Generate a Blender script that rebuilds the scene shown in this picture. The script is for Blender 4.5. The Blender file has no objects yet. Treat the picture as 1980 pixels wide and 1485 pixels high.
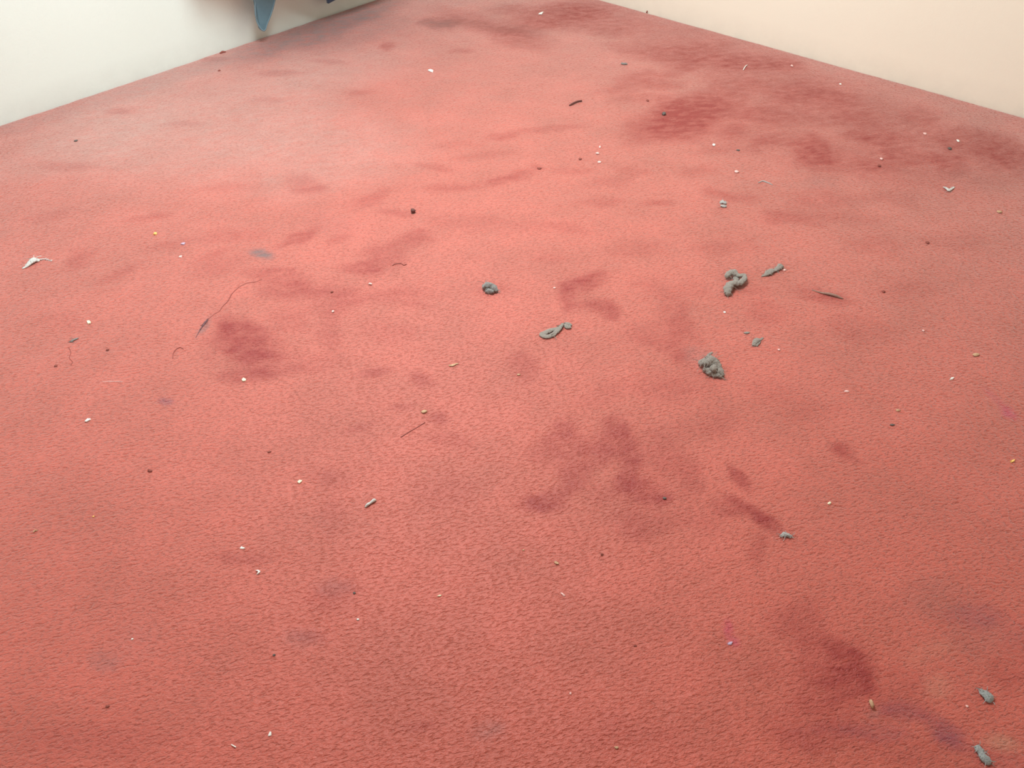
import bpy, bmesh, math, random
import numpy as np
from mathutils import Vector, Matrix, noise

C = bpy.context.scene.collection
random.seed(7)

# ------------------------------------------------------------------ camera
W, H, FPX = 1980, 1485, 1715.0
CAM_H = 1.45
PITCH, YAW = math.radians(41.3), math.radians(-48.5)
cam = bpy.data.cameras.new('camera')
cam.sensor_fit = 'HORIZONTAL'; cam.sensor_width = 36.0; cam.lens = 36.0 * FPX / W
cam.clip_start = 0.02
co = bpy.data.objects.new('camera', cam); C.objects.link(co)
co.location = (0, 0, CAM_H)
co.rotation_euler = (math.pi / 2 - PITCH, 0, YAW)
bpy.context.scene.camera = co

# ------------------------------------------------------------------ light
XR, YL, CEIL = 3.66, 3.484, 2.45          # right wall plane, left wall plane, ceiling
XB, YB = -1.7, -1.7                        # the two walls behind the camera
ASSUMED_WIN = (1.05, 2.55, 1.00, 2.10)             # assumed, unseen window opening in the wall behind the camera, at its left: y0 y1 z0 z1
world = bpy.data.worlds.new('daylight'); bpy.context.scene.world = world
world.use_nodes = True
bg = world.node_tree.nodes['Background']
bg.inputs[0].default_value = (0.80, 0.90, 1.0, 1); bg.inputs[1].default_value = 0.6


def area(name, loc, target, sx, sy, power, col):
    l = bpy.data.lights.new(name, 'AREA'); l.shape = 'RECTANGLE'
    l.size, l.size_y, l.energy, l.color = sx, sy, power, col
    o = bpy.data.objects.new(name, l); C.objects.link(o); o.location = loc
    o.rotation_euler = (Vector(target) - Vector(loc)).to_track_quat('-Z', 'Z').to_euler()
    return o


area('assumed_window_light', (XB - 0.14, (ASSUMED_WIN[0] + ASSUMED_WIN[1]) / 2, (ASSUMED_WIN[2] + ASSUMED_WIN[3]) / 2),
     (0, (ASSUMED_WIN[0] + ASSUMED_WIN[1]) / 2, (ASSUMED_WIN[2] + ASSUMED_WIN[3]) / 2), ASSUMED_WIN[1] - ASSUMED_WIN[0], ASSUMED_WIN[3] - ASSUMED_WIN[2], 24, (0.84, 0.97, 1.0))  # fill light for an unseen, added window
area('ceiling_light', (1.75, 1.98, CEIL - 0.10), (1.75, 1.98, 0), 0.8, 0.8, 88, (0.86, 0.99, 1.0))

vs = bpy.context.scene.view_settings
vs.view_transform = 'Standard'; vs.look = 'None'; vs.gamma = 1; vs.exposure = 0.01; vs.use_curve_mapping = False

# ------------------------------------------------------------------ helpers
_cp, _sp, _cy, _sy = math.cos(PITCH), math.sin(PITCH), math.cos(YAW), math.sin(YAW)


def ray(px, py):
    u, v = (px - W / 2) / FPX, -(py - H / 2) / FPX
    x, y, z = u, _cp + v * _sp, -_sp + v * _cp
    return Vector((_cy * x - _sy * y, _sy * x + _cy * y, z))


def at(px, py, z=0.0):
    """point of the horizontal plane z seen at a pixel of the photograph"""
    d = ray(px, py); t = (z - CAM_H) / d.z
    return Vector((0, 0, CAM_H)) + d * t


def at_y(px, py, y):
    d = ray(px, py)
    return Vector((0, 0, CAM_H)) + d * (y / d.y)


def mpp(px, py):
    """metres across per pixel at that floor point"""
    p = at(px, py); d = ray(px, py)
    return (p.z - CAM_H) / d.z / FPX


def srgb(r, g, b):
    f = lambda c: (c / 255) / 12.92 if c / 255 <= 0.04045 else ((c / 255 + 0.055) / 1.055) ** 2.4
    return (f(r), f(g), f(b), 1.0)


def obj(name, mesh, mat=None, parent=None):
    if isinstance(mesh, bmesh.types.BMesh):
        me = bpy.data.meshes.new(name); mesh.to_mesh(me); mesh.free()
    else:
        me = mesh
    o = bpy.data.objects.new(name, me); C.objects.link(o)
    if mat: me.materials.append(mat)
    if parent: o.parent = parent
    return o


def tag(o, label, cat, group=None):
    o['label'] = label; o['category'] = cat
    if group: o['group'] = group
    return o


def struct(o):
    o['kind'] = 'structure'; return o


def box(bm, x0, x1, y0, y1, z0, z1):
    v = [bm.verts.new((x, y, z)) for z in (z0, z1) for y in (y0, y1) for x in (x0, x1)]
    for f in ((0, 2, 3, 1), (4, 5, 7, 6), (0, 1, 5, 4), (2, 6, 7, 3), (0, 4, 6, 2), (1, 3, 7, 5)):
        bm.faces.new([v[i] for i in f])


def smooth(o):
    for p in o.data.polygons: p.use_smooth = True
    return o


class N:
    def __init__(self, name):
        self.m = bpy.data.materials.new(name); self.m.use_nodes = True
        self.t = self.m.node_tree; self.b = self.t.nodes['Principled BSDF']

    def n(self, typ, **kw):
        x = self.t.nodes.new(typ)
        for k, v in kw.items():
            if k in x.inputs: x.inputs[k].default_value = v
            else: setattr(x, k, v)
        return x

    def l(self, a, b): self.t.links.new(a, b)

    def mix(self, fac, a, b, mode='MIX'):
        x = self.n('ShaderNodeMix', data_type='RGBA', blend_type=mode)
        for i, s in ((0, fac), (6, a), (7, b)):
            if isinstance(s, bpy.types.NodeSocket): self.l(s, x.inputs[i])
            else: x.inputs[i].default_value = s
        return x.outputs[2]

    def math(self, op, a, b=0.0, clamp=False):
        x = self.n('ShaderNodeMath', operation=op, use_clamp=clamp)
        for i, s in ((0, a), (1, b)):
            if isinstance(s, bpy.types.NodeSocket): self.l(s, x.inputs[i])
            else: x.inputs[i].default_value = s
        return x.outputs[0]


# ------------------------------------------------------------------ materials
def carpet_material():
    k = N('red_carpet'); k.b.inputs['Roughness'].default_value = 0.5
    geo = k.n('ShaderNodeNewGeometry')
    rot = k.n('ShaderNodeMapping'); rot.inputs['Rotation'].default_value = (0, 0, math.radians(48.5 - 14))
    k.l(geo.outputs['Position'], rot.inputs['Vector'])
    lay = k.n('ShaderNodeMapping'); lay.inputs['Scale'].default_value = (0.62, 1.25, 1.0)
    k.l(rot.outputs[0], lay.inputs['Vector'])
    big = k.n('ShaderNodeTexNoise', Scale=5.0, Detail=5.0, Roughness=0.62)
    k.l(geo.outputs['Position'], big.inputs['Vector'])
    mid = k.n('ShaderNodeTexNoise', Scale=30.0, Detail=4.0, Roughness=0.6)
    k.l(lay.outputs[0], mid.inputs['Vector'])
    tuft = k.n('ShaderNodeTexNoise', Scale=135.0, Detail=3.0, Roughness=0.6, Distortion=0.25)
    k.l(lay.outputs[0], tuft.inputs['Vector'])
    gap = k.n('ShaderNodeTexNoise', Scale=150.0, Detail=2.0, Roughness=0.55, Distortion=0.4)
    k.l(lay.outputs[0], gap.inputs['Vector'])
    gm = k.n('ShaderNodeMapRange'); gm.inputs[1].default_value = 0.30; gm.inputs[2].default_value = 0.50
    k.l(gap.outputs[0], gm.inputs[0])                  # 0 inside the gaps between tufts
    fib = k.n('ShaderNodeTexNoise', Scale=420.0, Detail=2.0, Roughness=0.6)
    k.l(lay.outputs[0], fib.inputs['Vector'])
    # fibre colour
    rmp = k.n('ShaderNodeMapRange'); rmp.inputs[1].default_value = 0.36; rmp.inputs[2].default_value = 0.64
    k.l(big.outputs[0], rmp.inputs[0])
    base = k.mix(rmp.outputs[0], CARPET_A, CARPET_B)
    f2 = k.n('ShaderNodeMapRange'); f2.inputs[1].default_value = 0.3; f2.inputs[2].default_value = 0.7
    f2.inputs[3].default_value = 0.86; f2.inputs[4].default_value = 1.1
    k.l(fib.outputs[0], f2.inputs[0])
    base = k.mix(1.0, base, f2.outputs[0], 'MULTIPLY')
    gc = k.n('ShaderNodeMapRange'); gc.inputs[3].default_value = 0.85; gc.inputs[4].default_value = 1.02
    k.l(gm.outputs[0], gc.inputs[0])                   # occlusion painted into the gaps between tufts
    base = k.mix(1.0, base, gc.outputs[0], 'MULTIPLY')
    # stains, wall-side shade and haze tints, stored on the mesh
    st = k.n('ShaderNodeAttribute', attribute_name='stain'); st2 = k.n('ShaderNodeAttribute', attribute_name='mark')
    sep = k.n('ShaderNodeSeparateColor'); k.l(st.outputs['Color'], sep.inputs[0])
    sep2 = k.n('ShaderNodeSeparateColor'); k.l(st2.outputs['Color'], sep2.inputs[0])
    br = k.n('ShaderNodeMapRange'); br.inputs[1].default_value = 0.3; br.inputs[2].default_value = 0.7
    br.inputs[3].default_value = 0.55; br.inputs[4].default_value = 1.4
    k.l(mid.outputs[0], br.inputs[0])
    def blot(sock, gain): return k.math('MULTIPLY', k.math('MULTIPLY', sock, br.outputs[0]), gain, True)
    base = k.mix(blot(sep2.outputs[2], 0.6), base, srgb(190, 166, 156))  # pale haze mixed into the carpet colour
    dark = blot(sep.outputs[0], 1.05)
    base = k.mix(dark, base, STAIN_DARK)
    # matted, wet-looking pile loses sheen; painted shade and tuft gaps lose it too
    sw = k.math('SUBTRACT', 0.78, k.math('ADD', k.math('MULTIPLY', dark, 0.7), k.math('MULTIPLY', sep.outputs[1], 0.55)), True)
    gs = k.math('ADD', 0.45, k.math('MULTIPLY', gm.outputs[0], 0.58))
    k.l(k.math('MULTIPLY', sw, gs), k.b.inputs['Sheen Weight'])
    base = k.mix(blot(sep.outputs[1], 0.9), base, STAIN_SHADE_GREY)
    base = k.mix(blot(sep.outputs[2], 0.85), base, srgb(138, 48, 60))
    base = k.mix(blot(sep2.outputs[0], 0.8), base, srgb(186, 126, 100))
    base = k.mix(blot(sep2.outputs[1], 0.95), base, srgb(184, 50, 72))
    k.l(base, k.b.inputs['Base Color'])
    k.b.inputs['Sheen Roughness'].default_value = 0.5
    k.b.inputs['Specular IOR Level'].default_value = 0.42
    # pile relief
    hgt = k.math('ADD', k.math('MULTIPLY', tuft.outputs[0], 0.75), k.math('MULTIPLY', fib.outputs[0], 0.2))
    hgt = k.math('ADD', hgt, k.math('MULTIPLY', gm.outputs[0], 0.5))
    hgt = k.math('ADD', hgt, k.math('MULTIPLY', mid.outputs[0], 0.6))
    bp = k.n('ShaderNodeBump', Strength=0.6, Distance=0.006)
    k.l(hgt, bp.inputs['Height']); k.l(bp.outputs[0], k.b.inputs['Normal'])
    return k.m


CARPET_A, CARPET_B = srgb(183, 79, 60), srgb(198, 87, 69)
STAIN_DARK, STAIN_SHADE_GREY = srgb(150, 50, 46), srgb(130, 96, 94)


def wall_material(name, c1, c2):
    k = N(name); k.b.inputs['Roughness'].default_value = 0.7
    n1 = k.n('ShaderNodeTexNoise', Scale=2.2, Detail=3.0)
    geo = k.n('ShaderNodeNewGeometry'); k.l(geo.outputs['Position'], n1.inputs['Vector'])
    base = k.mix(n1.outputs[0], c1, c2)
    # blotchy strip, greyer towards the bottom of the wall
    sx = k.n('ShaderNodeSeparateXYZ'); k.l(geo.outputs['Position'], sx.inputs[0])
    n2 = k.n('ShaderNodeTexNoise', Scale=14.0, Detail=5.0, Roughness=0.65); k.l(geo.outputs['Position'], n2.inputs['Vector'])
    mr = k.n('ShaderNodeMapRange'); mr.inputs[1].default_value = 0.0; mr.inputs[2].default_value = 0.10
    mr.inputs[3].default_value = 1.0; mr.inputs[4].default_value = 0.0
    k.l(sx.outputs[2], mr.inputs[0])
    foot_grey = k.math('MULTIPLY', k.math('MULTIPLY', mr.outputs[0], n2.outputs[0]), 0.3, True)
    base = k.mix(foot_grey, base, srgb(172, 168, 160))
    k.l(base, k.b.inputs['Base Color'])
    n3 = k.n('ShaderNodeTexNoise', Scale=160.0, Detail=3.0); k.l(geo.outputs['Position'], n3.inputs['Vector'])
    bp = k.n('ShaderNodeBump', Strength=0.25, Distance=0.002)
    k.l(n3.outputs[0], bp.inputs['Height']); k.l(bp.outputs[0], k.b.inputs['Normal'])
    return k.m


def plain(name, c1, c2, scale=120.0, rough=0.8, bump=0.5, dist=0.002, sheen=0.0):
    k = N(name); k.b.inputs['Roughness'].default_value = rough
    tc = k.n('ShaderNodeNewGeometry')
    n1 = k.n('ShaderNodeTexNoise', Scale=scale, Detail=4.0, Roughness=0.65); k.l(tc.outputs['Position'], n1.inputs['Vector'])
    mr = k.n('ShaderNodeMapRange'); mr.inputs[1].default_value = 0.32; mr.inputs[2].default_value = 0.68
    k.l(n1.outputs[0], mr.inputs[0])
    k.l(k.mix(mr.outputs[0], c1, c2), k.b.inputs['Base Color'])
    k.b.inputs['Sheen Weight'].default_value = sheen
    if bump:
        bp = k.n('ShaderNodeBump', Strength=bump, Distance=dist)
        k.l(n1.outputs[0], bp.inputs['Height']); k.l(bp.outputs[0], k.b.inputs['Normal'])
    return k.m


M = {
    'carpet': carpet_material(), 'wall': wall_material('white_wall_paint', srgb(230, 241, 234), srgb(235, 246, 239)),
    'cream_wall': wall_material('cream_wall_paint', srgb(249, 241, 222), srgb(252, 245, 227)),
    'ceiling': plain('ceiling_paint', srgb(236, 234, 228), srgb(242, 240, 235), 60, 0.9, 0.2),
    'assumed_frame': plain('assumed_window_paint', srgb(232, 232, 228), srgb(240, 240, 236), 30, 0.5, 0.0),
    'grey_lint': plain('grey_lint', srgb(132, 122, 113), srgb(174, 163, 152), 420, 0.95, 0.9, 0.004, 0.3),
    'dark_lint': plain('dark_grey_lint', srgb(112, 108, 106), srgb(148, 143, 138), 300, 0.95, 0.6, 0.002, 0.3),
    'blue_lint': plain('blue_grey_lint', srgb(138, 143, 142), srgb(170, 173, 170), 300, 0.95, 0.9, 0.003, 0.3),
    'pale_lint': plain('pale_grey_lint', srgb(150, 146, 142), srgb(186, 182, 178), 300, 0.95, 0.8, 0.002, 0.3),
    'white_lint': plain('white_lint', srgb(196, 194, 188), srgb(226, 224, 220), 300, 0.95, 0.8, 0.002, 0.3),
    'cream': plain('cream_chip', srgb(232, 220, 184), srgb(246, 238, 210), 200, 0.7, 0.2, 0.001),
    'white': plain('white_chip', srgb(232, 230, 222), srgb(246, 244, 238), 200, 0.7, 0.2, 0.001),
    'yellow': plain('yellow_crumb', srgb(226, 170, 84), srgb(244, 206, 128), 200, 0.7, 0.3, 0.001),
    'beige': plain('beige_crumb', srgb(186, 146, 112), srgb(208, 172, 138), 200, 0.8, 0.4, 0.001),
    'pink': plain('pale_pink_crumb', srgb(226, 172, 164), srgb(242, 204, 198), 200, 0.8, 0.3, 0.001),
    'lavender': plain('lavender_bit', srgb(176, 150, 176), srgb(206, 184, 204), 200, 0.7, 0.3, 0.001),
    'brown': plain('brown_bit', srgb(130, 66, 57), srgb(150, 80, 69), 200, 0.85, 0.4, 0.001),
    'dark_brown': plain('dark_brown_bit', srgb(86, 50, 46), srgb(112, 68, 62), 200, 0.85, 0.4, 0.001),
    'dark': plain('dark_grey_bit', srgb(84, 74, 70), srgb(112, 102, 97), 200, 0.8, 0.4, 0.001),
    'streak': plain('dark_plum_lint', srgb(98, 68, 72), srgb(122, 84, 88), 300, 0.95, 0.5, 0.001),
    'hair': plain('brown_hair', srgb(136, 66, 58), srgb(150, 76, 68), 200, 0.6, 0.0),
    'thread': plain('taupe_thread', srgb(140, 106, 94), srgb(158, 126, 112), 200, 0.85, 0.3, 0.001),
    'cloth': plain('blue_cloth', srgb(92, 128, 144), srgb(104, 140, 156), 18, 0.75, 0.25, 0.003, 0.2),
    'cloth_dark': plain('deep_blue_cloth', srgb(72, 98, 130), srgb(82, 110, 142), 18, 0.75, 0.25, 0.003, 0.2),
    'piping': plain('light_blue_edging', srgb(116, 148, 163), srgb(126, 158, 173), 40, 0.6, 0.2, 0.001),
    'metal': plain('hook_metal', srgb(150, 150, 150), srgb(165, 165, 165), 40, 0.35, 0.0),
}

# ------------------------------------------------------------------ stains, painted shade and painted haze on the carpet (pixel centre, half axes, tilt, strength)
DARK = """860 45 45 16 0 .4|900 34 70 16 12 .4|960 60 70 12 10 .5|1030 48 60 18 0 .5|1010 78 60 20 10 .5|1095 30 62 26 0 .6|1000 18 60 12 0 .4
755 90 15 9 0 .5|890 98 28 6 -4 .4|1130 14 60 20 0 .4|1180 60 40 12 0 .3|1205 92 45 9 8 .4|1290 110 70 18 10 .55|1250 150 60 12 -6 .5|1215 170 60 11 -6 .45
1290 165 40 11 0 .5|1360 95 60 18 0 .4|1290 240 82 36 -10 .95|1340 213 75 26 0 .8|1390 190 60 20 0 .55|1420 165 60 16 0 .45|1450 120 85 18 0 .55|1520 130 42 13 0 .45
1545 180 60 22 0 .4|1480 222 95 17 6 .55|1420 255 40 16 0 .55|1640 230 60 16 0 .4|1585 300 52 26 20 .85|1560 275 42 16 0 .55|1700 270 65 22 15 .6|1785 222 42 17 0 .45
1820 310 52 15 4 .6|1850 330 34 16 0 .4|1935 285 55 28 20 .55|1700 320 52 11 0 .4|1600 385 80 20 0 .35|1540 420 60 18 0 .35|1395 375 34 12 15 .45|1350 332 42 12 0 .3
1270 392 34 6 0 .55|1165 390 44 10 -5 .35|975 262 40 9 -8 .45|1070 248 70 7 -4 .4|985 345 55 11 -12 .6|1040 325 16 5 15 .5|880 362 62 10 -5 .4|840 320 42 7 8 .4
720 386 44 12 -18 .4|580 355 34 18 20 .35|605 366 32 8 0 .35|440 365 60 9 0 .2|765 412 34 7 10 .45|802 460 44 13 -12 .6|730 500 52 26 -25 .55|690 522 40 14 0 .55
570 460 48 11 -25 .6|650 460 34 10 -20 .35|900 430 60 16 0 .25|545 552 52 22 0 .55|512 530 55 10 0 .4|640 578 60 30 0 .4|635 640 28 40 0 .35|700 572 85 18 0 .3
790 570 62 22 0 .35|812 592 32 7 8 .35|470 660 66 36 6 .95|438 632 42 22 20 .6|505 692 62 26 0 .7|478 722 52 14 0 .7|545 722 52 12 -10 .5|590 560 30 14 10 .4
720 720 40 9 -15 .6|806 730 24 17 20 .6|1016 716 34 30 0 .5|780 786 22 8 0 .5|690 826 34 9 -20 .45|855 806 20 14 20 .6|640 922 52 26 0 .3|880 850 44 18 10 .3
1125 552 44 24 -22 .95|1108 592 22 14 0 .5|1158 596 32 14 12 .8|1185 608 17 10 20 .7|1300 600 30 40 0 .35|1292 682 62 18 30 .35|1322 648 36 50 15 .5|1300 742 60 26 0 .35
1480 602 52 22 20 .35|1592 576 62 14 14 .55|1690 470 62 22 0 .25|1090 830 34 22 -40 .65|1186 838 30 36 10 .8|1214 900 32 58 8 .85|1150 880 34 20 0 .5|1105 930 28 34 35 .6
1120 872 52 40 0 .45|1045 986 46 18 6 .95|1240 950 52 22 18 .8|1285 965 16 11 0 .9|1292 880 50 60 0 .4|1075 965 36 20 -30 .6|1262 1005 62 28 0 .35|1428 928 34 13 42 .8
1452 992 64 15 28 .95|1398 986 42 16 10 .6|1486 1014 42 15 32 .75|1466 1062 22 30 20 .4|1630 870 26 11 8 .8|1645 886 32 9 15 .5|1212 1012 52 26 0 .25|1570 800 62 26 0 .2
645 1132 46 20 0 .4|470 1076 60 13 0 .35|605 1232 42 13 10 .4|622 1162 42 26 0 .3|640 1002 32 40 0 .25|860 960 62 38 0 .2|812 1402 42 11 0 .4|1642 1266 50 34 0 .95
1585 1250 62 56 0 .5|1605 1335 82 66 0 .55|1652 1305 44 40 0 .7|1560 1182 42 24 0 .3|1965 1300 40 40 0 .35|1600 1425 105 28 0 .35|1200 1420 120 40 0 .2|150 1430 160 40 0 .25
150 500 30 18 -20 .4|230 530 50 12 -25 .35|420 520 60 14 -15 .3|330 470 50 10 -15 .3|100 420 60 10 -10 .25|130 320 60 9 0 .35|235 212 30 7 0 .4|350 240 40 6 0 .3|290 420 40 9 -8 .35
405 500 40 12 -25 .35|440 455 60 14 0 .3|120 620 70 20 0 .2|410 115 30 6 0 .3|540 140 50 6 0 .35|640 120 40 6 0 .3|700 180 30 6 0 .3|520 195 40 6 0 .25|1400 480 70 16 0 .3|1230 480 60 14 0 .25
1660 640 70 26 10 .25|1760 560 60 26 0 .2|1850 460 60 22 0 .2|1380 820 60 26 0 .25|1500 760 60 24 0 .2|950 560 60 14 0 .2|1010 440 80 14 0 .2|1100 440 50 10 10 .3|1060 500 40 10 0 .25"""
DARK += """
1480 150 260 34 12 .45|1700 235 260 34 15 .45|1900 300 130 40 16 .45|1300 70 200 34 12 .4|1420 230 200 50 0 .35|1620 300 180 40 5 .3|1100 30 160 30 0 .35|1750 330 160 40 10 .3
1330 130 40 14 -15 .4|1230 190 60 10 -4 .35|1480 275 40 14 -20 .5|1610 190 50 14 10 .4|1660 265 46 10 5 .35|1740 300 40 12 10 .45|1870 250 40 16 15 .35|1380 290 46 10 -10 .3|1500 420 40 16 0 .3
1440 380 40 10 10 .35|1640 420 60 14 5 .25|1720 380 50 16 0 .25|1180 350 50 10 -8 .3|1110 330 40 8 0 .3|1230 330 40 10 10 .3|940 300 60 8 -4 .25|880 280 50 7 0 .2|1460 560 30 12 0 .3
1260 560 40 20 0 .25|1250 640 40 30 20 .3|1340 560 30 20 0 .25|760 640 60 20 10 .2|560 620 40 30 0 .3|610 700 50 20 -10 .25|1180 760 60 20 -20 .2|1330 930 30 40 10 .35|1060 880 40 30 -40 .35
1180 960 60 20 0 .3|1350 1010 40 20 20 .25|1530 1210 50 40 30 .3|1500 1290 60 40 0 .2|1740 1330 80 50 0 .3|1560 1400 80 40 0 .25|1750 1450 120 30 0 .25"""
GREY = """500 492 24 10 8 1.25|855 46 34 10 0 .75|1352 690 32 13 10 .4|945 1415 32 20 -20 .4|640 1130 34 18 0 .3|590 1240 42 20 0 .25|210 1275 32 22 0 .4|1860 345 50 14 0 .2|1590 352 40 14 0 .3
660 40 76 24 -18 1|600 66 100 24 -18 .9|725 18 64 22 -18 .8|500 96 110 20 -18 .65|640 80 120 26 -14 .4|760 50 60 26 -10 .35|330 150 110 18 -18 .3|170 200 110 18 -18 .28|30 245 80 16 -18 .3|1010 60 50 12 10 .35|1880 1250 50 40 0 .2
390 632 8 20 32 .8|1800 1150 70 40 0 .2|1690 1380 16 8 0 .5|930 50 60 8 15 .3|270 1230 50 30 0 .2"""  # real smudges, plus the cloth's shade painted along the left wall
PURPLE = """319 780 15 7 10 1.25|1690 1412 66 17 0 .7|1820 1410 36 22 20 1.25|1752 1372 62 18 10 .7|1880 1190 62 28 10 .6|1965 1230 40 30 0 .3|1845 1440 40 12 10 .5|1600 1410 60 12 0 .3|1930 1470 60 20 0 .3|640 430 60 16 0 .12"""
TAN = """1925 1430 40 18 10 .8|1815 1328 28 22 0 .45|1800 1270 50 26 0 .25|1690 1368 10 8 0 .4"""
HAZE = """430 230 260 90 -14 .5|180 260 170 50 -16 .5|620 300 200 70 -8 .4|300 160 240 26 -18 .5|640 130 160 40 -6 .35"""  # pale veil painted over the far left carpet as haze
PINK = """1947 797 14 11 30 1.25|1925 772 34 7 45 .5|1409 1216 9 17 0 1.1|1418 1240 14 9 30 1.2|1960 806 10 7 0 1"""


def ellipses(txt):
    out = []
    for s in txt.replace('\n', '|').split('|'):
        cx, cy, rx, ry, a, w = map(float, s.split()); a = math.radians(a)
        c = at(cx, cy)
        A = at(cx + rx * math.cos(a), cy + rx * math.sin(a)); A2 = at(cx - rx * math.cos(a), cy - rx * math.sin(a))
        B = at(cx - ry * math.sin(a), cy + ry * math.cos(a)); B2 = at(cx + ry * math.sin(a), cy - ry * math.cos(a))
        out.append((np.array(c[:2]), np.array(((A - A2) / 2)[:2]), np.array(((B - B2) / 2)[:2]), w))
    return out


def vnoise(x, y, seed, freq):
    rng = np.random.RandomState(seed); G = rng.rand(256, 256)
    u, v = x * freq + 40, y * freq + 40
    i, j = np.floor(u).astype(int), np.floor(v).astype(int); fu, fv = u - i, v - j
    fu = fu * fu * (3 - 2 * fu); fv = fv * fv * (3 - 2 * fv)
    g = lambda a, b: G[a % 256, b % 256]
    return (g(i, j) * (1 - fu) + g(i + 1, j) * fu) * (1 - fv) + (g(i, j + 1) * (1 - fu) + g(i + 1, j + 1) * fu) * fv - 0.5


def build_floor():
    def axis(a, b, step, edge):
        n = int((b - a) / step); v = np.linspace(a, b - 0.03, n)
        return np.concatenate([v, b - np.array([0.022, 0.016, 0.011, 0.007, 0.003, 0.0])])
    xs, ys = axis(XB, XR, 0.009, True), axis(YB, YL, 0.009, True)
    X, Y = np.meshgrid(xs, ys, indexing='ij'); nx, ny = X.shape
    x, y = X.ravel(), Y.ravel()
    z = 0.0012 * (vnoise(x, y, 3, 9) + vnoise(x, y, 4, 21))
    de = np.minimum(XR - x, YL - y)
    z -= 0.011 * np.clip(1 - de / 0.016, 0, 1) ** 2 * (0.8 + 0.7 * vnoise(x, y, 5, 30))
    co_ = np.stack([x, y, z], 1)
    idx = np.arange(nx * ny).reshape(nx, ny)
    q = np.stack([idx[:-1, :-1], idx[1:, :-1], idx[1:, 1:], idx[:-1, 1:]], -1).reshape(-1, 4)
    me = bpy.data.meshes.new('floor')
    me.vertices.add(len(co_)); me.vertices.foreach_set('co', co_.ravel())
    me.loops.add(q.size); me.loops.foreach_set('vertex_index', q.ravel())
    me.polygons.add(len(q)); me.polygons.foreach_set('loop_start', np.arange(0, q.size, 4))
    me.polygons.foreach_set('use_smooth', np.ones(len(q), bool))
    me.update(calc_edges=True)
    # warped, ragged outlines
    P = np.stack([x, y], 1)
    wx = 0.050 * vnoise(x, y, 11, 9) + 0.03 * vnoise(x, y, 12, 23) + 0.016 * vnoise(x, y, 13, 55)
    wy = 0.050 * vnoise(x, y, 14, 9) + 0.03 * vnoise(x, y, 15, 23) + 0.016 * vnoise(x, y, 16, 55)

    def layer(txt, warp=1.0, soft=1.45):
        keep = np.ones(len(P))
        for c, A, B, w in ellipses(txt):
            R = soft * 1.05 * max(np.linalg.norm(A), np.linalg.norm(B)) + 0.08
            s = np.nonzero((np.abs(x - c[0]) < R) & (np.abs(y - c[1]) < R))[0]
            size = min(1.0, min(np.linalg.norm(A), np.linalg.norm(B)) / 0.05)
            d = P[s] - c + warp * size * np.stack([wx[s], wy[s]], 1)
            inv = np.linalg.inv(np.stack([A, B], 1)); uv = d @ inv.T
            r = np.sqrt((uv ** 2).sum(1))
            t = np.clip((soft - r) / (soft - 0.35), 0, 1); t = t * t * (3 - 2 * t)
            keep[s] *= 1 - 0.8 * w * t
        return 1 - keep
    a1 = me.color_attributes.new('stain', 'FLOAT_COLOR', 'POINT')
    a2 = me.color_attributes.new('mark', 'FLOAT_COLOR', 'POINT')
    one = np.ones(len(P))
    a1.data.foreach_set('color', np.stack([layer(DARK), layer(GREY), layer(PURPLE), one], 1).astype(np.float32).ravel())
    a2.data.foreach_set('color', np.stack([layer(TAN), layer(PINK, 0.4), layer(HAZE, 1.6), one], 1).astype(np.float32).ravel())
    return struct(obj('floor', me, M['carpet']))


build_floor()

# ------------------------------------------------------------------ room shell
T = 0.12
bm = bmesh.new(); box(bm, XB - T, XR + T, YL, YL + T, -0.05, CEIL); struct(obj('wall_left', bm, M['wall']))
bm = bmesh.new(); box(bm, XR, XR + T, YB - T, YL, -0.05, CEIL); struct(obj('wall_right', bm, M['cream_wall']))
bm = bmesh.new(); box(bm, XB - T, XR, YB - T, YB, -0.05, CEIL); struct(obj('wall_near', bm, M['cream_wall']))
y0, y1, z0, z1 = ASSUMED_WIN
bm = bmesh.new()
box(bm, XB - T, XB, YB, y0, -0.05, CEIL); box(bm, XB - T, XB, y1, YL, -0.05, CEIL)
box(bm, XB - T, XB, y0, y1, -0.05, z0); box(bm, XB - T, XB, y0, y1, z1, CEIL)
struct(obj('wall_back', bm, M['cream_wall']))
bm = bmesh.new(); box(bm, XB - T, XR + T, YB - T, YL + T, CEIL, CEIL + 0.1); struct(obj('ceiling', bm, M['ceiling']))
bm = bmesh.new()
for a in (y0, y1 - 0.05): box(bm, XB - 0.09, XB - 0.03, a, a + 0.05, z0, z1)
for a in (z0, z1 - 0.05): box(bm, XB - 0.09, XB - 0.03, y0 + 0.05, y1 - 0.05, a, a + 0.05)
box(bm, XB - 0.085, XB - 0.035, (y0 + y1) / 2 - 0.02, (y0 + y1) / 2 + 0.02, z0 + 0.05, z1 - 0.05)
struct(obj('assumed_window_1', bm, M['assumed_frame']))  # assumed window, out of view


# ------------------------------------------------------------------ tubes, lumps, chips
def spline(pts, n):
    """Catmull-Rom through rows of any width"""
    P = [np.array(p, float) for p in pts]
    P = [2 * P[0] - P[1]] + P + [2 * P[-1] - P[-2]]
    out = []
    for i in range(1, len(P) - 2):
        for k in range(n):
            t = k / n
            out.append(0.5 * ((2 * P[i]) + (-P[i - 1] + P[i + 1]) * t + (2 * P[i - 1] - 5 * P[i] + 4 * P[i + 1] - P[i + 2]) * t * t
                              + (-P[i - 1] + 3 * P[i] - 3 * P[i + 1] + P[i + 2]) * t ** 3))
    out.append(P[-2])
    return out


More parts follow.
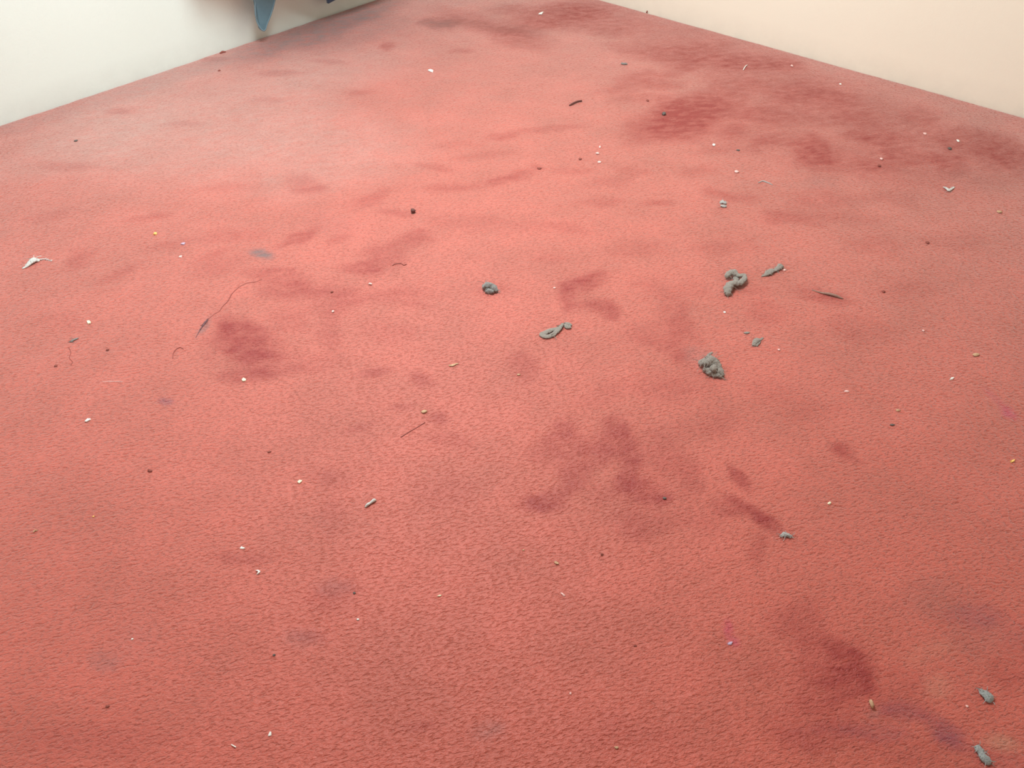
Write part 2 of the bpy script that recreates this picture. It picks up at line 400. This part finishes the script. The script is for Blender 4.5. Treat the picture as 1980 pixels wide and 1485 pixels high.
def tube_into(bm, rows, sides=10, flat=1.0, lump=0.0, freq=60.0, seed=0.0):
    """rows of x, y, z (underside), radius -> a closed tube whose section is squashed by flat"""
    rings = []
    for i, r in enumerate(rows):
        p = Vector(r[:3]); rad = max(r[3], 1e-5)
        a, b = Vector(rows[max(i - 1, 0)][:3]), Vector(rows[min(i + 1, len(rows) - 1)][:3])
        t = b - a
        t = t.normalized() if t.length > 1e-9 else Vector((1, 0, 0))
        side = t.cross(Vector((0, 0, 1)))
        side = side.normalized() if side.length > 1e-3 else Vector((1, 0, 0))
        up = side.cross(t).normalized()
        ring = []
        for k in range(sides):
            an = 2 * math.pi * k / sides
            d = side * math.cos(an) + up * math.sin(an) * flat
            m = 1.0
            if lump:
                q = (p + d * rad) * freq + Vector((seed, seed * 1.7, 0))
                m += lump * (noise.noise(q) + 0.6 * noise.noise(q * 2.3) + 0.4 * noise.noise(q * 5.1))
            v = p + Vector((0, 0, rad * flat)) + d * rad * m
            ring.append(bm.verts.new(v))
        rings.append(ring)
    for i in range(len(rings) - 1):
        for k in range(sides):
            bm.faces.new((rings[i][k], rings[i][(k + 1) % sides], rings[i + 1][(k + 1) % sides], rings[i + 1][k]))
    bm.faces.new(rings[0][::-1]); bm.faces.new(rings[-1])


def settle(bm, keep=-0.0004):
    lo = min(v.co.z for v in bm.verts)
    for v in bm.verts: v.co.z += keep - lo


def centred(bm):
    c = Vector((sum(v.co.x for v in bm.verts), sum(v.co.y for v in bm.verts), 0)) / len(bm.verts)
    for v in bm.verts: v.co -= c
    return c


def put(name, bm, mat, label, cat, group=None, sm=True):
    settle(bm); c = centred(bm)
    bmesh.ops.recalc_face_normals(bm, faces=bm.faces)
    o = obj(name, bm, M[mat]); o.location = (c.x, c.y, 0.0)
    if sm: smooth(o)
    return tag(o, label, cat, group)


def lint(name, mat, paths, label, cat='lint', group=None, flat=0.6, lump=0.35, fuzz=0, freq=None, n=9, hair=1.0):
    """paths: lists of (px, py, width in pixels, lift in pixels)"""
    bm = bmesh.new(); allp = []
    for pi, path in enumerate(paths):
        rows = []
        for q in path:
            p = at(q[0], q[1]); s = mpp(q[0], q[1])
            rows.append((p.x, p.y, (q[3] if len(q) > 3 else 0) * s, q[2] * s / 2))
        rows = spline(rows, n)
        rows[0][3] *= 0.45; rows[-1][3] *= 0.45
        mean = sum(r[3] for r in rows) / len(rows)
        tube_into(bm, rows, 18 if mean > 0.004 else 8, flat, lump * 1.25, freq or 0.8 / mean, pi * 3.1 + len(label))
        allp += rows
    o = put(name, bm, mat, label, cat, group)
    if fuzz:
        rnd = random.Random(len(label)); fb = bmesh.new()
        for i in range(fuzz):
            r = rnd.choice(allp); a = rnd.uniform(0, 6.283); L = rnd.uniform(0.7, 1.8) * r[3] * hair + 0.004
            d = Vector((math.cos(a), math.sin(a), rnd.uniform(-0.1, 0.7)))
            p = Vector((r[0], r[1], r[2] + r[3] * flat)) - Vector((o.location.x, o.location.y, 0))
            e = Vector((-d.y, d.x, 0)) * rnd.uniform(-0.5, 0.5)
            s0 = p + d * r[3] * 0.7
            rows = []
            for k in range(4):
                t = k / 3
                v = s0 + d * L * t + e * L * t * t; v.z = max(v.z - L * 0.5 * t * t, 0.0002)
                rows.append((v.x, v.y, v.z, 0.0008 * (1 - 0.5 * t)))
            tube_into(fb, rows, 3)
        f = obj('fuzz', fb, M[mat], o); f['kind'] = 'stuff'
    return o


def strand(name, mat, path, label, cat, width=1.4, n=6, group=None):
    bm = bmesh.new(); rows = []
    for q in path:
        p = at(q[0], q[1]); s = mpp(q[0], q[1])
        rows.append((p.x, p.y, (q[2] if len(q) > 2 else 0) * s, (q[3] if len(q) > 3 else width) * s / 2))
    tube_into(bm, spline(rows, n), 6)
    return put(name, bm, mat, label, cat, group)


def crumb(name, mat, px, py, w, h, label, cat='crumb', group=None, ang=0.0, tall=0.55, lump=0.45):
    w, h = w * 0.85, h * 0.85
    s = mpp(px, py); bm = bmesh.new(); bmesh.ops.create_icosphere(bm, subdivisions=2, radius=1.0)
    d = ray(px, py); fore = -d.z / d.length                       # how much the ground is foreshortened here
    a = math.radians(ang); rnd = random.Random(px * 7 + py)
    off = Vector((rnd.uniform(0, 50), rnd.uniform(0, 50), 0))
    rx = w * s / 2; rz = max(0.0012, min(rx, h * s / 2) * tall)
    ry = max(0.0012, (h * s / 2 - rz * 0.5 * math.sqrt(1 - fore * fore)) / fore)
    right, fwd = Vector((_cy, _sy, 0)), Vector((-_sy, _cy, 0))
    c = at(px, py)
    for v in bm.verts:
        m = 1 + lump * noise.noise(v.co * 1.3 + off)
        u = Vector((v.co.x * rx, v.co.y * ry)) * m
        u = Vector((u.x * math.cos(a) - u.y * math.sin(a), u.x * math.sin(a) + u.y * math.cos(a)))
        z = v.co.z * rz * m
        v.co = c + right * u.x + fwd * u.y + Vector((0, 0, z))
    return put(name, bm, mat, label, cat, group)


def chip(name, mat, pts, label, cat='chip', thick=1.6, group=None, tilt=2.0):
    """flat flake: outline in pixels on the carpet, with thickness and one raised edge"""
    bm = bmesh.new(); s = mpp(*pts[0])
    lift = [tilt * s * (0.5 + 0.5 * math.sin(2.1 * i + len(label))) for i in range(len(pts))]
    bot, top = [], []
    for (x, y), l in zip(pts, lift):
        p = at(x, y); bot.append(bm.verts.new((p.x, p.y, l)))
    cx, cy = sum(p[0] for p in pts) / len(pts), sum(p[1] for p in pts) / len(pts)
    for (x, y), l in zip(pts, lift):
        p = at(cx + (x - cx) * 0.9, cy + (y - cy) * 0.9); top.append(bm.verts.new((p.x, p.y, l + thick * s)))
    bm.faces.new(bot[::-1]); bm.faces.new(top)
    for i in range(len(pts)):
        j = (i + 1) % len(pts); bm.faces.new((bot[i], bot[j], top[j], top[i]))
    return put(name, bm, mat, label, cat, group, sm=False)


# ------------------------------------------------------------------ blue cloth hanging before the left wall
def cloth_sheet(bot, x0, x1, y, top, ncol, nrow, fold, thick, seed, bulge=0.27, stand=0.0):
    bm = bmesh.new(); bx = [b[0] for b in bot]; bz = [b[1] for b in bot]; grid = []
    for i in range(ncol + 1):
        x = x0 + (x1 - x0) * i / ncol; zb = float(np.interp(x, bx, bz)); col = []
        for j in range(nrow + 1):
            z = zb + (top - zb) * (j / nrow) ** 1.6
            sw = fold * math.sin(19 * x + seed) + 0.5 * fold * math.sin(41 * x + 2.2 * z + seed * 2)
            b = min(1.0, max(0.0, (z - 0.31) / 0.22)); b = b * b * (3 - 2 * b)
            t = min(1.0, max(0.0, (top - z) / 0.7)); t = t * t * (3 - 2 * t)
            out = bulge * b * t * (0.75 + 0.25 * math.sin(9 * x + seed))  # unseen bulge, shaped to shade the wall and carpet below
            ox = min(1.0, max(0.0, (x - 2.285) / 0.08)); ox = stand * ox * ox * (3 - 2 * ox)  # unseen hem pushed forward to widen that shade
            col.append((x, y - ox - out + sw * min(1.0, 0.15 + max(z - 0.2, 0) * 3), z))
        grid.append(col)
    F = [[bm.verts.new((a, b - thick / 2, c)) for a, b, c in col] for col in grid]
    B = [[bm.verts.new((a, b + thick / 2, c)) for a, b, c in col] for col in grid]
    for i in range(ncol):
        for j in range(nrow):
            bm.faces.new((F[i][j], F[i + 1][j], F[i + 1][j + 1], F[i][j + 1]))
            bm.faces.new((B[i][j], B[i][j + 1], B[i + 1][j + 1], B[i + 1][j]))
        bm.faces.new((F[i][0], B[i][0], B[i + 1][0], F[i + 1][0]))
        bm.faces.new((F[i][-1], F[i + 1][-1], B[i + 1][-1], B[i][-1]))
    for j in range(nrow):
        bm.faces.new((F[0][j], F[0][j + 1], B[0][j + 1], B[0][j]))
        bm.faces.new((F[-1][j], B[-1][j], B[-1][j + 1], F[-1][j + 1]))
    bmesh.ops.recalc_face_normals(bm, faces=bm.faces)
    return bm


def hanging_cloth():
    yc = YL - 0.075
    root = bpy.data.objects.new('hanging_blanket', None); C.objects.link(root)
    tag(root, 'blue-grey cloth with a drooping pointed end, hanging before the left wall', 'cloth')
    pix = [(491, 0), (491.3, 15), (492.4, 30), (495, 42), (499.5, 52), (504, 58), (508, 60), (511.3, 57), (513, 51), (515.5, 44), (519, 36), (524, 22), (528.3, 6), (530, -4)]
    tip = []
    for px, py in pix:
        d = ray(px, py); p = Vector((0, 0, CAM_H)) + d * (yc / d.y); tip.append((p.x, p.z))
    xl = tip[0][0]
    bot = [(xl - 0.001, tip[0][1] + 0.02)] + tip + [(tip[-1][0] + 0.012, 0.25), (tip[-1][0] + 0.03, 0.30), (2.34, 0.28), (2.42, 0.23), (2.53, 0.17), (2.70, 0.15), (2.86, 0.16)]
    top = 1.42
    # keep columns dense in the tip: two strips joined in one mesh
    bm = cloth_sheet(bot, xl, tip[-1][0] + 0.03, yc, top, 60, 26, 0.012, 0.016, 0.4, 0.27, 0.07)
    for b2 in (cloth_sheet(bot, tip[-1][0] + 0.03, 2.86, yc, top, 40, 26, 0.012, 0.016, 0.4, 0.27, 0.07),
               cloth_sheet([(1.93, 0.40), (xl - 0.02, 0.345), (xl, 0.30)], 1.93, xl, yc, top, 20, 26, 0.012, 0.016, 0.4, 0.27, 0.07)):  # unseen left strip added to shade the wall
        me = bpy.data.meshes.new('t'); b2.to_mesh(me); b2.free(); bm.from_mesh(me); bpy.data.meshes.remove(me)
    bmesh.ops.remove_doubles(bm, verts=bm.verts, dist=0.0005)
    smooth(obj('blanket_body', bm, M['cloth'], root))
    rows = [(xl - 0.001, yc - 0.008, z, 0.0035) for z in (0.29,)] + [(a, yc - 0.008, b, 0.0035) for a, b in tip[::1]]
    bm = bmesh.new(); tube_into(bm, spline(rows, 3), 7); bmesh.ops.recalc_face_normals(bm, faces=bm.faces)
    e = smooth(obj('edging', bm, M['piping'], root)); e['label'] = 'paler blue rolled edging'
    d = ray(633.5, 6.5); c0 = Vector((0, 0, CAM_H)) + d * ((yc + 0.03) / d.y)
    d = ray(662, -1.5); c1 = Vector((0, 0, CAM_H)) + d * ((yc + 0.03) / d.y)
    s = (c1.z - c0.z) / (c1.x - c0.x)
    bot = [(c0.x - 0.24, 0.27), (c0.x - 0.003, 0.20), (c0.x, c0.z), (c0.x + 0.3, c0.z + 0.3 * s + 0.05)]
    bm = cloth_sheet(bot, c0.x - 0.24, c0.x + 0.3, yc + 0.03, 1.38, 180, 20, 0.008, 0.014, 0.4, 0.24)
    l = smooth(obj('lining', bm, M['cloth_dark'], root)); l['label'] = 'deep blue lining with a square corner'
    for x in (2.30, 2.72):
        bm = bmesh.new()
        tube_into(bm, spline([(x, YL, 1.44, 0.008), (x, yc - 0.02, 1.40, 0.008), (x, yc - 0.06, 1.39, 0.008), (x, yc - 0.075, 1.44, 0.008)], 5), 8)
        bmesh.ops.recalc_face_normals(bm, faces=bm.faces)
        smooth(obj('wall_hook', bm, M['metal'], root))


hanging_cloth()

# ------------------------------------------------------------------ grey lint
lint('lint_clump', 'grey_lint', [
    [(1404, 541, 9, 2), (1409, 535, 12, 3), (1417, 534, 12, 4), (1424, 538, 11, 3), (1430, 541, 9, 5), (1437, 539, 8, 5), (1438, 546, 10, 4), (1431, 553, 12, 3), (1422, 555, 14, 3), (1413, 556, 15, 2), (1407, 562, 17, 1), (1406, 569, 15, 0), (1409, 574, 10, 0)],
    [(1421, 540, 10, 0), (1423, 548, 11, 0), (1418, 556, 12, 0)]],
    'large grey lint clump curled like a figure two, right of centre', fuzz=40, lump=0.28, flat=0.72)
lint('lint_clump', 'grey_lint', [
    [(1349, 705, 8, 2), (1356, 707, 16, 3), (1364, 709, 22, 5), (1372, 708, 24, 7), (1381, 711, 20, 6), (1388, 718, 15, 4), (1393, 725, 11, 2), (1398, 730, 6, 0)],
    [(1360, 716, 12, 0), (1369, 721, 15, 0), (1379, 726, 15, 0), (1389, 729, 11, 0), (1396, 730, 6, 0)],
    [(1372, 719, 14, 5), (1378, 722, 18, 6), (1384, 724, 13, 5)]],
    'thick lumpy grey lint ball with a dark hollow in its middle', fuzz=50, lump=0.42, flat=0.62)
lint('lint_loop', 'grey_lint', [
    [(1104, 633, 8, 0), (1098, 634, 11, 0), (1092, 630, 7, 1), (1087, 630, 6, 1), (1080, 636, 7, 1), (1072, 638, 9, 0), (1063, 641, 11, 0), (1054, 645, 11, 0), (1048, 649, 11, 0), (1053, 652, 11, 0), (1061, 652, 11, 0), (1069, 649, 11, 0), (1075, 644, 10, 1), (1082, 638, 8, 2), (1089, 628, 5, 3)],
    [(1090, 628, 6, 1), (1098, 628, 8, 1), (1105, 631, 7, 0)]],
    'flat grey lint loop shaped like a tadpole, at the middle of the carpet', fuzz=16, lump=0.16, flat=0.4)
lint('lint_clump', 'dark_lint', [
    [(934, 555, 7, 1), (938, 558, 13, 2), (944, 560, 16, 3), (951, 561, 15, 3), (957, 564, 12, 1), (962, 566, 6, 0)],
    [(939, 564, 10, 0), (947, 566, 11, 0), (956, 567, 9, 0)]],
    'small oval grey lint clump dark beneath, up and left of the tadpole lint loop', fuzz=16, lump=0.3, flat=0.75)
lint('lint_strip', 'grey_lint', [
    [(1472, 535, 3), (1478, 534, 6), (1484, 531, 12), (1491, 527, 13), (1497, 525, 9), (1504, 521, 12), (1510, 517, 12), (1514, 516, 6)]],
    'short flat grey lint strip beside the figure-two lint clump', fuzz=16, lump=0.3, flat=0.5)
strand('lint_thread', 'thread', [(1570, 561, 0, 2), (1580, 565, 0, 3), (1590, 568, 0, 4), (1602, 571, 1, 5), (1614, 574, 1, 5), (1625, 577, 0, 3.5), (1630, 578, 0, 2)],
       'straight grey-brown thread lying on a dark stain at right', 'thread')
lint('lint_tuft', 'grey_lint', [
    [(1457, 670, 6), (1459, 664, 10, 1), (1464, 659, 11, 1), (1470, 657, 6), (1476, 653, 3)], [(1458, 657, 6), (1464, 658, 8), (1471, 657, 5)], [(1462, 670, 6), (1466, 664, 7), (1470, 658, 4)]],
    'small wedge of pale grey lint below the figure-two lint clump', fuzz=8, lump=0.2, flat=0.4)
lint('lint_tuft', 'grey_lint', [[(1438, 644, 3), (1444, 644, 6), (1450, 643, 3)]], 'tiny pale grey lint flake above the grey lint wedge', lump=0.2, flat=0.4)
lint('lint_tuft', 'grey_lint', [[(1369, 687, 3), (1373, 684, 5), (1378, 681, 3)]], 'faint grey lint wisp just behind the lumpy lint ball', lump=0.2, flat=0.3)
lint('lint_strip', 'blue_lint', [
    [(1895, 1334, 9, 0), (1899, 1340, 14, 1), (1906, 1347, 18, 1), (1912, 1353, 19, 0), (1918, 1358, 11, 0)]],
    'blue-grey lint strip near the right edge, the farther of the two', fuzz=14, lump=0.16, flat=0.5, group=None, hair=0.4)
lint('lint_strip', 'blue_lint', [
    [(1886, 1443, 10, 0), (1891, 1450, 15, 1), (1896, 1459, 15, 1), (1902, 1467, 17, 1), (1909, 1473, 18, 0), (1916, 1477, 9, 0)]],
    'blue-grey lint strip in the bottom right corner', fuzz=14, lump=0.2, flat=0.5, hair=0.4)
lint('lint_tuft', 'pale_lint', [[(1509, 1037, 4), (1516, 1035, 9, 1), (1523, 1036, 9, 1), (1530, 1040, 6)]], 'small grey lint tuft below the diagonal brown stain at lower right', fuzz=14, lump=0.4, flat=0.5)
lint('lint_fleck', 'white_lint', [[(1511, 1034, 3, 5), (1515, 1033, 4, 6), (1519, 1035, 3, 5)]], 'white fleck resting on the small grey tuft at lower right', lump=0.3)
crumb('lint_stub', 'beige', 1684, 1363, 9, 20, 'beige stub standing in the pile near the bottom right stain', 'lint', tall=1.4)
lint('lint_tuft', 'pale_lint', [[(1392, 394, 5), (1398, 393, 8, 1), (1404, 396, 6)], [(1393, 399, 6), (1399, 400, 7), (1405, 400, 5)]], 'pale grey lint tuft in the upper right middle of the carpet', fuzz=8, lump=0.4, flat=0.5)
lint('lint_fluff', 'white_lint', [[(1824, 362, 3), (1829, 366, 5, 1), (1834, 370, 6, 1), (1840, 366, 5), (1845, 362, 3)], [(1832, 367, 5), (1837, 371, 4)]], 'white forked fluff on the carpet near the right edge', fuzz=12, lump=0.25, flat=0.5)
lint('feather_fluff', 'white_lint', [[(43, 520, 3), (50, 517, 6), (58, 512, 11, 1), (65, 507, 14, 2), (72, 505, 11, 1), (77, 505, 5)], [(74, 504, 4, 1), (83, 502, 2.4, 1), (92, 502, 1.8), (100, 505, 1.2)], [(55, 513, 5, 2), (62, 509, 6, 4), (68, 505, 5, 4)]],
     'white feathery fluff with a thin tail near the left edge', fuzz=26, lump=0.3, flat=0.45)
strand('white_fibre', 'white_lint', [(706, 981, 0, 3), (711, 978, 1, 6), (717, 974, 1, 5), (723, 970, 1, 7), (727, 968, 0, 4)], 'white fibre roll on the carpet below centre left', 'fibre')
strand('white_fibre', 'white', [(1437, 136, 0, 2), (1441, 130, 1, 2), (1445, 126, 0, 1.5)], 'thin white fibre near the foot of the right wall', 'fibre')
lint('lint_sliver', 'dark_lint', [[(134, 662, 2), (139, 660, 5), (145, 657, 5), (152, 654, 3)]], 'dark grey lint sliver near the left edge under a cream chip', fuzz=4, lump=0.2, flat=0.5)
lint('lint_sliver', 'beige', [[(867, 707, 3), (875, 707, 6), (882, 704, 4), (887, 703, 2)]], 'pale beige lint sliver left of the middle, below the oval lint clump', lump=0.25, flat=0.4)
lint('lint_tuft', 'dark_lint', [[(1201, 124, 4), (1206, 125, 5), (1213, 125, 4)]], 'small blue-grey lint tuft in the dark far part of the carpet', fuzz=4, lump=0.35)
lint('lint_streak', 'streak', [[(378, 654, 1), (384, 643, 1.6), (391, 632, 3), (397, 624, 4.5), (402, 618, 3)]], 'dark lint streak left of the big brown stain', lump=0.3, flat=0.35, fuzz=8)

# ------------------------------------------------------------------ hairs, twig, threads
strand('long_hair', 'hair', [(402, 618), (414, 608), (424, 602), (431, 592), (440, 583), (448, 569), (458, 559), (468, 552), (480, 547), (492, 546), (506, 541)], 'long curved dark hair rising from the dark lint streak', 'hair', 1.3)
strand('curled_hair', 'hair', [(759, 514), (763, 511), (770, 510), (776, 510), (781, 513), (786, 511)], 'short brown curled hair in the middle of the carpet', 'hair', 1.8)
strand('straight_hair', 'hair', [(775, 846, 0, 2.4), (790, 836), (806, 827), (822, 817)], 'straight reddish brown hair below a beige crumb, left of the middle', 'hair', 1.8)
strand('looped_hair', 'hair', [(334, 694), (335, 684), (340, 676), (348, 672), (355, 675)], 'short looped brown hair below the dark lint streak', 'hair', 1.2)
strand('curled_hair', 'hair', [(133, 672), (137, 682), (134, 692), (140, 700), (137, 706)], 'wavy brown hair below the dark grey lint sliver', 'hair', 1.2)
strand('twig', 'dark_brown', [(1101, 205, 0, 3), (1108, 202, 1, 3.4), (1117, 198, 1, 3.2), (1125, 197, 1, 3.4)], 'short dark brown twig in the upper middle of the carpet', 'twig')
strand('carpet_thread', 'brown', [(1538, 102, 0, 4), (1538.5, 98, 3, 3), (1540, 95, 6, 2)], 'small dark thread standing at the foot of the right wall', 'thread')
strand('carpet_thread', 'brown', [(1250, 25, 0, 2.5), (1253, 22, 2, 2.5), (1256, 22, 3, 1.5)], 'tiny bent thread at the foot of the right wall, far end', 'thread')
strand('carpet_thread', 'brown', [(426, 104, 0, 3), (431, 102, 0, 4), (437, 101, 0, 2)], 'dark loose thread at the foot of the left wall', 'thread')

# ------------------------------------------------------------------ flat chips
chip('paper_chip', 'cream', [(168, 622), (173, 620), (176, 623), (175, 627), (170, 627)], 'small cream chip near the left edge, above the dark sliver')
chip('paper_chip', 'cream', [(467, 735), (471, 732), (476, 733), (475, 737), (470, 739)], 'small cream chip below the big brown stain at left')
chip('paper_chip', 'cream', [(575, 933), (579, 929), (585, 929), (583, 933), (579, 936)], 'cream chip alone on clean carpet, lower left middle')
chip('paper_sliver', 'white', [(164, 816), (170, 811), (176, 810), (175, 813), (168, 817)], 'white stick-like chip near the left edge, with a dark underside', thick=2)
chip('paper_chip', 'white', [(463, 1061), (467, 1057), (470, 1059), (475, 1060), (471, 1062)], 'white pointed chip, the farther of two close together at lower left')
chip('paper_chip', 'white', [(494, 1104), (499, 1102), (504, 1105), (502, 1109), (496, 1111), (499, 1108), (500, 1106)], 'white hooked chip, the nearer of two close together at lower left')
chip('paper_chip', 'white', [(518, 1423), (522, 1415), (525, 1416), (525, 1422), (522, 1424)], 'white triangular chip at the bottom edge left of centre')
chip('paper_sliver', 'white', [(446, 1440), (449, 1440), (457, 1444), (456, 1446), (450, 1443)], 'thin white sliver at the bottom edge beside the triangular chip', thick=1.4)
chip('paper_chip', 'cream', [(845, 1154), (850, 1151), (855, 1151), (851, 1154)], 'narrow cream chip on the lower middle of the carpet')
chip('paper_chip', 'beige', [(1071, 1088), (1075, 1086), (1081, 1089), (1080, 1092), (1074, 1091)], 'pale beige chip on clean carpet below the A-shaped stains')
chip('paper_sliver', 'pink', [(1083, 1146), (1087, 1147), (1093, 1152), (1091, 1154), (1086, 1150)], 'thin pale pink sliver on the lower middle of the carpet', thick=1.2)
chip('paper_chip', 'white', [(827, 136), (832, 136), (838, 138), (837, 140), (830, 139)], 'small white chip on the far carpet toward the left wall')
chip('paper_chip', 'white', [(1041, 29), (1045, 25), (1051, 25), (1048, 29)], 'small white chip on the dark carpet in the far corner')
chip('paper_chip', 'yellow', [(296, 454), (299, 451), (304, 451), (303, 454), (299, 455)], 'yellow-orange chip on the left part of the carpet')
chip('paper_chip', 'pink', [(345, 498), (348, 496), (353, 496), (351, 499)], 'pinkish white chip left of the grey smudge')
chip('plastic_bit', 'lavender', [(349, 473), (353, 470), (359, 471), (356, 474)], 'lavender bit above the pinkish white chip')
chip('paper_chip', 'cream', [(1600, 973), (1604, 971), (1607, 973), (1605, 976), (1601, 976)], 'cream speck at lower right, right of the diagonal stain')
chip('paper_chip', 'white', [(1835, 735), (1839, 731), (1845, 731), (1842, 734)], 'white chip right of the lint, on the right part of the carpet')
chip('plastic_bit', 'yellow', [(1952, 893), (1956, 890), (1962, 889), (1961, 893), (1955, 895)], 'orange-yellow bit at the right edge below the magenta stain')
chip('paper_chip', 'lavender', [(1406, 1244), (1411, 1241), (1417, 1242), (1414, 1247), (1408, 1247)], 'lavender white chip beside the pink stain at the lower right')
chip('paper_chip', 'pink', [(712, 551), (715, 548), (720, 549), (719, 552)], 'whitish chip in the middle among the dark footmarks')

# ------------------------------------------------------------------ crumbs and specks
crumb('crumb', 'beige', 820, 797, 13, 9, 'beige crumb above the straight reddish hair', ang=20)
crumb('crumb', 'beige', 1887, 687, 18, 8, 'elongated beige crumb near the right edge of the carpet', ang=10)
crumb('crumb', 'beige', 1932, 410, 12, 6, 'flat beige crumb near the right edge below the white forked fluff', ang=5)
crumb('crumb', 'pink', 1637, 757, 12, 5, 'pale pink crumb right of the lumpy lint ball')
crumb('crumb', 'beige', 1736, 794, 10, 6, 'dull beige crumb above a dark speck at right')
crumb('crumb', 'dark', 1725, 822, 12, 5, 'dark grey-green speck right of the middle, under a dull beige crumb')
crumb('crumb', 'dark_brown', 799, 411, 11, 11, 'round dark brown ball in the upper middle of the carpet', 'crumb', tall=0.9)
crumb('crumb', 'dark', 1284, 222, 9, 8, 'round dark ball on the large dark stain near the right wall', tall=0.9)
crumb('crumb', 'brown', 1252, 195, 6, 5, 'tiny brown speck above the round dark ball')
crumb('crumb', 'dark', 147, 273, 8, 5, 'dark speck on the carpet near the left wall', ang=20)
crumb('crumb', 'brown', 424, 137, 6, 4, 'tiny brown speck at the left wall below the loose thread')
crumb('crumb', 'brown', 108, 708, 7, 6, 'dark brown speck near the left edge, below the wavy hair')
crumb('crumb', 'brown', 208, 677, 7, 5, 'faint brown speck right of the dark grey sliver')
crumb('crumb', 'brown', 290, 911, 8, 10, 'reddish brown speck on clean carpet at left', ang=60)
crumb('crumb', 'brown', 521, 874, 8, 4, 'narrow brown speck on clean carpet, left of the middle', ang=20)
crumb('crumb', 'brown', 642, 565, 6, 5, 'brown speck beside dark footmarks in the middle left')
crumb('crumb', 'brown', 1043, 326, 10, 5, 'brown speck on the far middle of the carpet')
crumb('crumb', 'brown', 1122, 308, 7, 5, 'small brown speck beside three white specks in the far middle')
crumb('crumb', 'pink', 1160, 285, 5, 5, 'white speck, farthest of three close together in the far middle', 'speck')
crumb('crumb', 'pink', 1155, 297, 9, 5, 'pale speck, middle of three close together in the far middle', 'speck')
crumb('crumb', 'pink', 1159, 314, 9, 5, 'pale speck, nearest of three close together in the far middle', 'speck')
crumb('crumb', 'white', 1380, 281, 7, 6, 'white speck on the carpet edge of the large dark stain', 'speck')
crumb('crumb', 'dark', 1427, 291, 8, 4, 'dull grey speck right of the white speck by the dark stain', 'speck')
crumb('crumb', 'white', 1625, 163, 5, 4, 'white speck close to the right wall', 'speck')
crumb('crumb', 'pink', 1531, 128, 6, 5, 'pale pink speck at the right wall below the standing thread', 'speck')
crumb('crumb', 'pink', 1788, 259, 8, 5, 'pale pink speck near the right wall, upper right', 'speck')
crumb('crumb', 'white', 1852, 273, 6, 6, 'whitish speck at upper right beside a dark bit', 'speck')
crumb('crumb', 'dark', 1836, 288, 9, 6, 'dark grey bit at upper right below the whitish speck', 'speck')
crumb('crumb', 'brown', 1700, 321, 8, 6, 'dark brown bit on the stained carpet at upper right', 'speck')
crumb('crumb', 'pink', 1704, 308, 7, 5, 'pale speck just behind the dark brown bit at upper right', 'speck')
crumb('crumb', 'brown', 1708, 564, 9, 6, 'dark red-brown speck right of the straight thread', 'speck')
crumb('crumb', 'brown', 1793, 470, 8, 6, 'brown speck on the right part of the carpet', 'speck')
crumb('crumb', 'white', 1401, 604, 6, 4, 'white speck below the figure-two lint clump', 'speck')
crumb('crumb', 'pink', 1506, 677, 6, 5, 'pinkish speck right of the grey lint wedge', 'speck')
crumb('crumb', 'pink', 1517, 523, 7, 5, 'pink speck at the end of the short lint strip', 'speck')
crumb('crumb', 'pink', 1785, 640, 6, 5, 'pale speck on the right part of the carpet, above the white chip', 'speck')
crumb('crumb', 'pink', 1072, 557, 6, 4, 'pale pink speck right of the oval lint clump', 'speck')
crumb('crumb', 'pink', 644, 603, 6, 6, 'pale speck right of the long hair', 'speck')
crumb('crumb', 'pink', 1870, 1366, 6, 6, 'pale pink speck left of the blue-grey strip at right', 'speck')
crumb('crumb', 'white', 692, 1198, 6, 5, 'whitish speck on the lower left middle of the carpet', 'speck')
crumb('crumb', 'pink', 1103, 1341, 5, 6, 'pale pink speck at the bottom middle of the carpet', 'speck')
crumb('crumb', 'beige', 1192, 1446, 9, 7, 'beige speck at the bottom edge right of centre', 'speck')
crumb('crumb', 'white', 256, 1236, 6, 4, 'small white speck at lower left', 'speck')
crumb('crumb', 'dark', 530, 1267, 7, 5, 'dark blue-grey speck at lower left', 'speck', ang=30)
crumb('crumb', 'brown', 208, 1366, 9, 7, 'dark brown speck near the bottom left corner', 'speck')
crumb('crumb', 'yellow', 181, 999, 5, 4, 'tiny yellow speck near the left edge', 'speck')
strand('curled_fibre', 'beige', [(65, 1030, 0, 2.4), (68, 1027, 1, 3), (73, 1026, 0, 2.4)], 'short beige curled fibre near the left edge', 'fibre')
crumb('crumb', 'beige', 1012, 1064, 5, 4, 'tiny beige speck below the dark A-shaped stains', 'speck')
crumb('crumb', 'beige', 1003, 725, 8, 5, 'tiny pale fibre ball on a dark blot in the middle', 'speck')
crumb('crumb', 'dark', 685, 1147, 7, 5, 'dark speck beside a brown stain at lower left middle', 'speck')
crumb('crumb', 'brown', 1164, 1072, 7, 6, 'brown speck near the pale beige chip', 'speck')
crumb('crumb', 'brown', 1228, 1249, 8, 5, 'brown speck on the lower middle right of the carpet', 'speck')
crumb('crumb', 'dark', 1285, 964, 9, 7, 'dark bit at the foot of the right-hand A-shaped stain', 'speck')

strand('pale_fibre', 'pink', [(198, 739, 0, 1.2), (212, 738, 0, 1.8), (226, 738, 0, 1.8), (238, 738, 0, 1.2)], 'thin straight pale fibre on clean carpet near the left edge', 'fibre')
strand('pale_fibre', 'pale_lint', [(1466, 354, 0, 1.5), (1474, 351, 0, 2.5), (1482, 353, 0, 2.5), (1494, 358, 0, 1.5)], 'faint grey fibre wisp left of the white forked fluff', 'fibre')
crumb('crumb', 'pink', 1424, 333, 10, 7, 'pale pink fuzz ball above the pale grey lint tuft', 'speck')
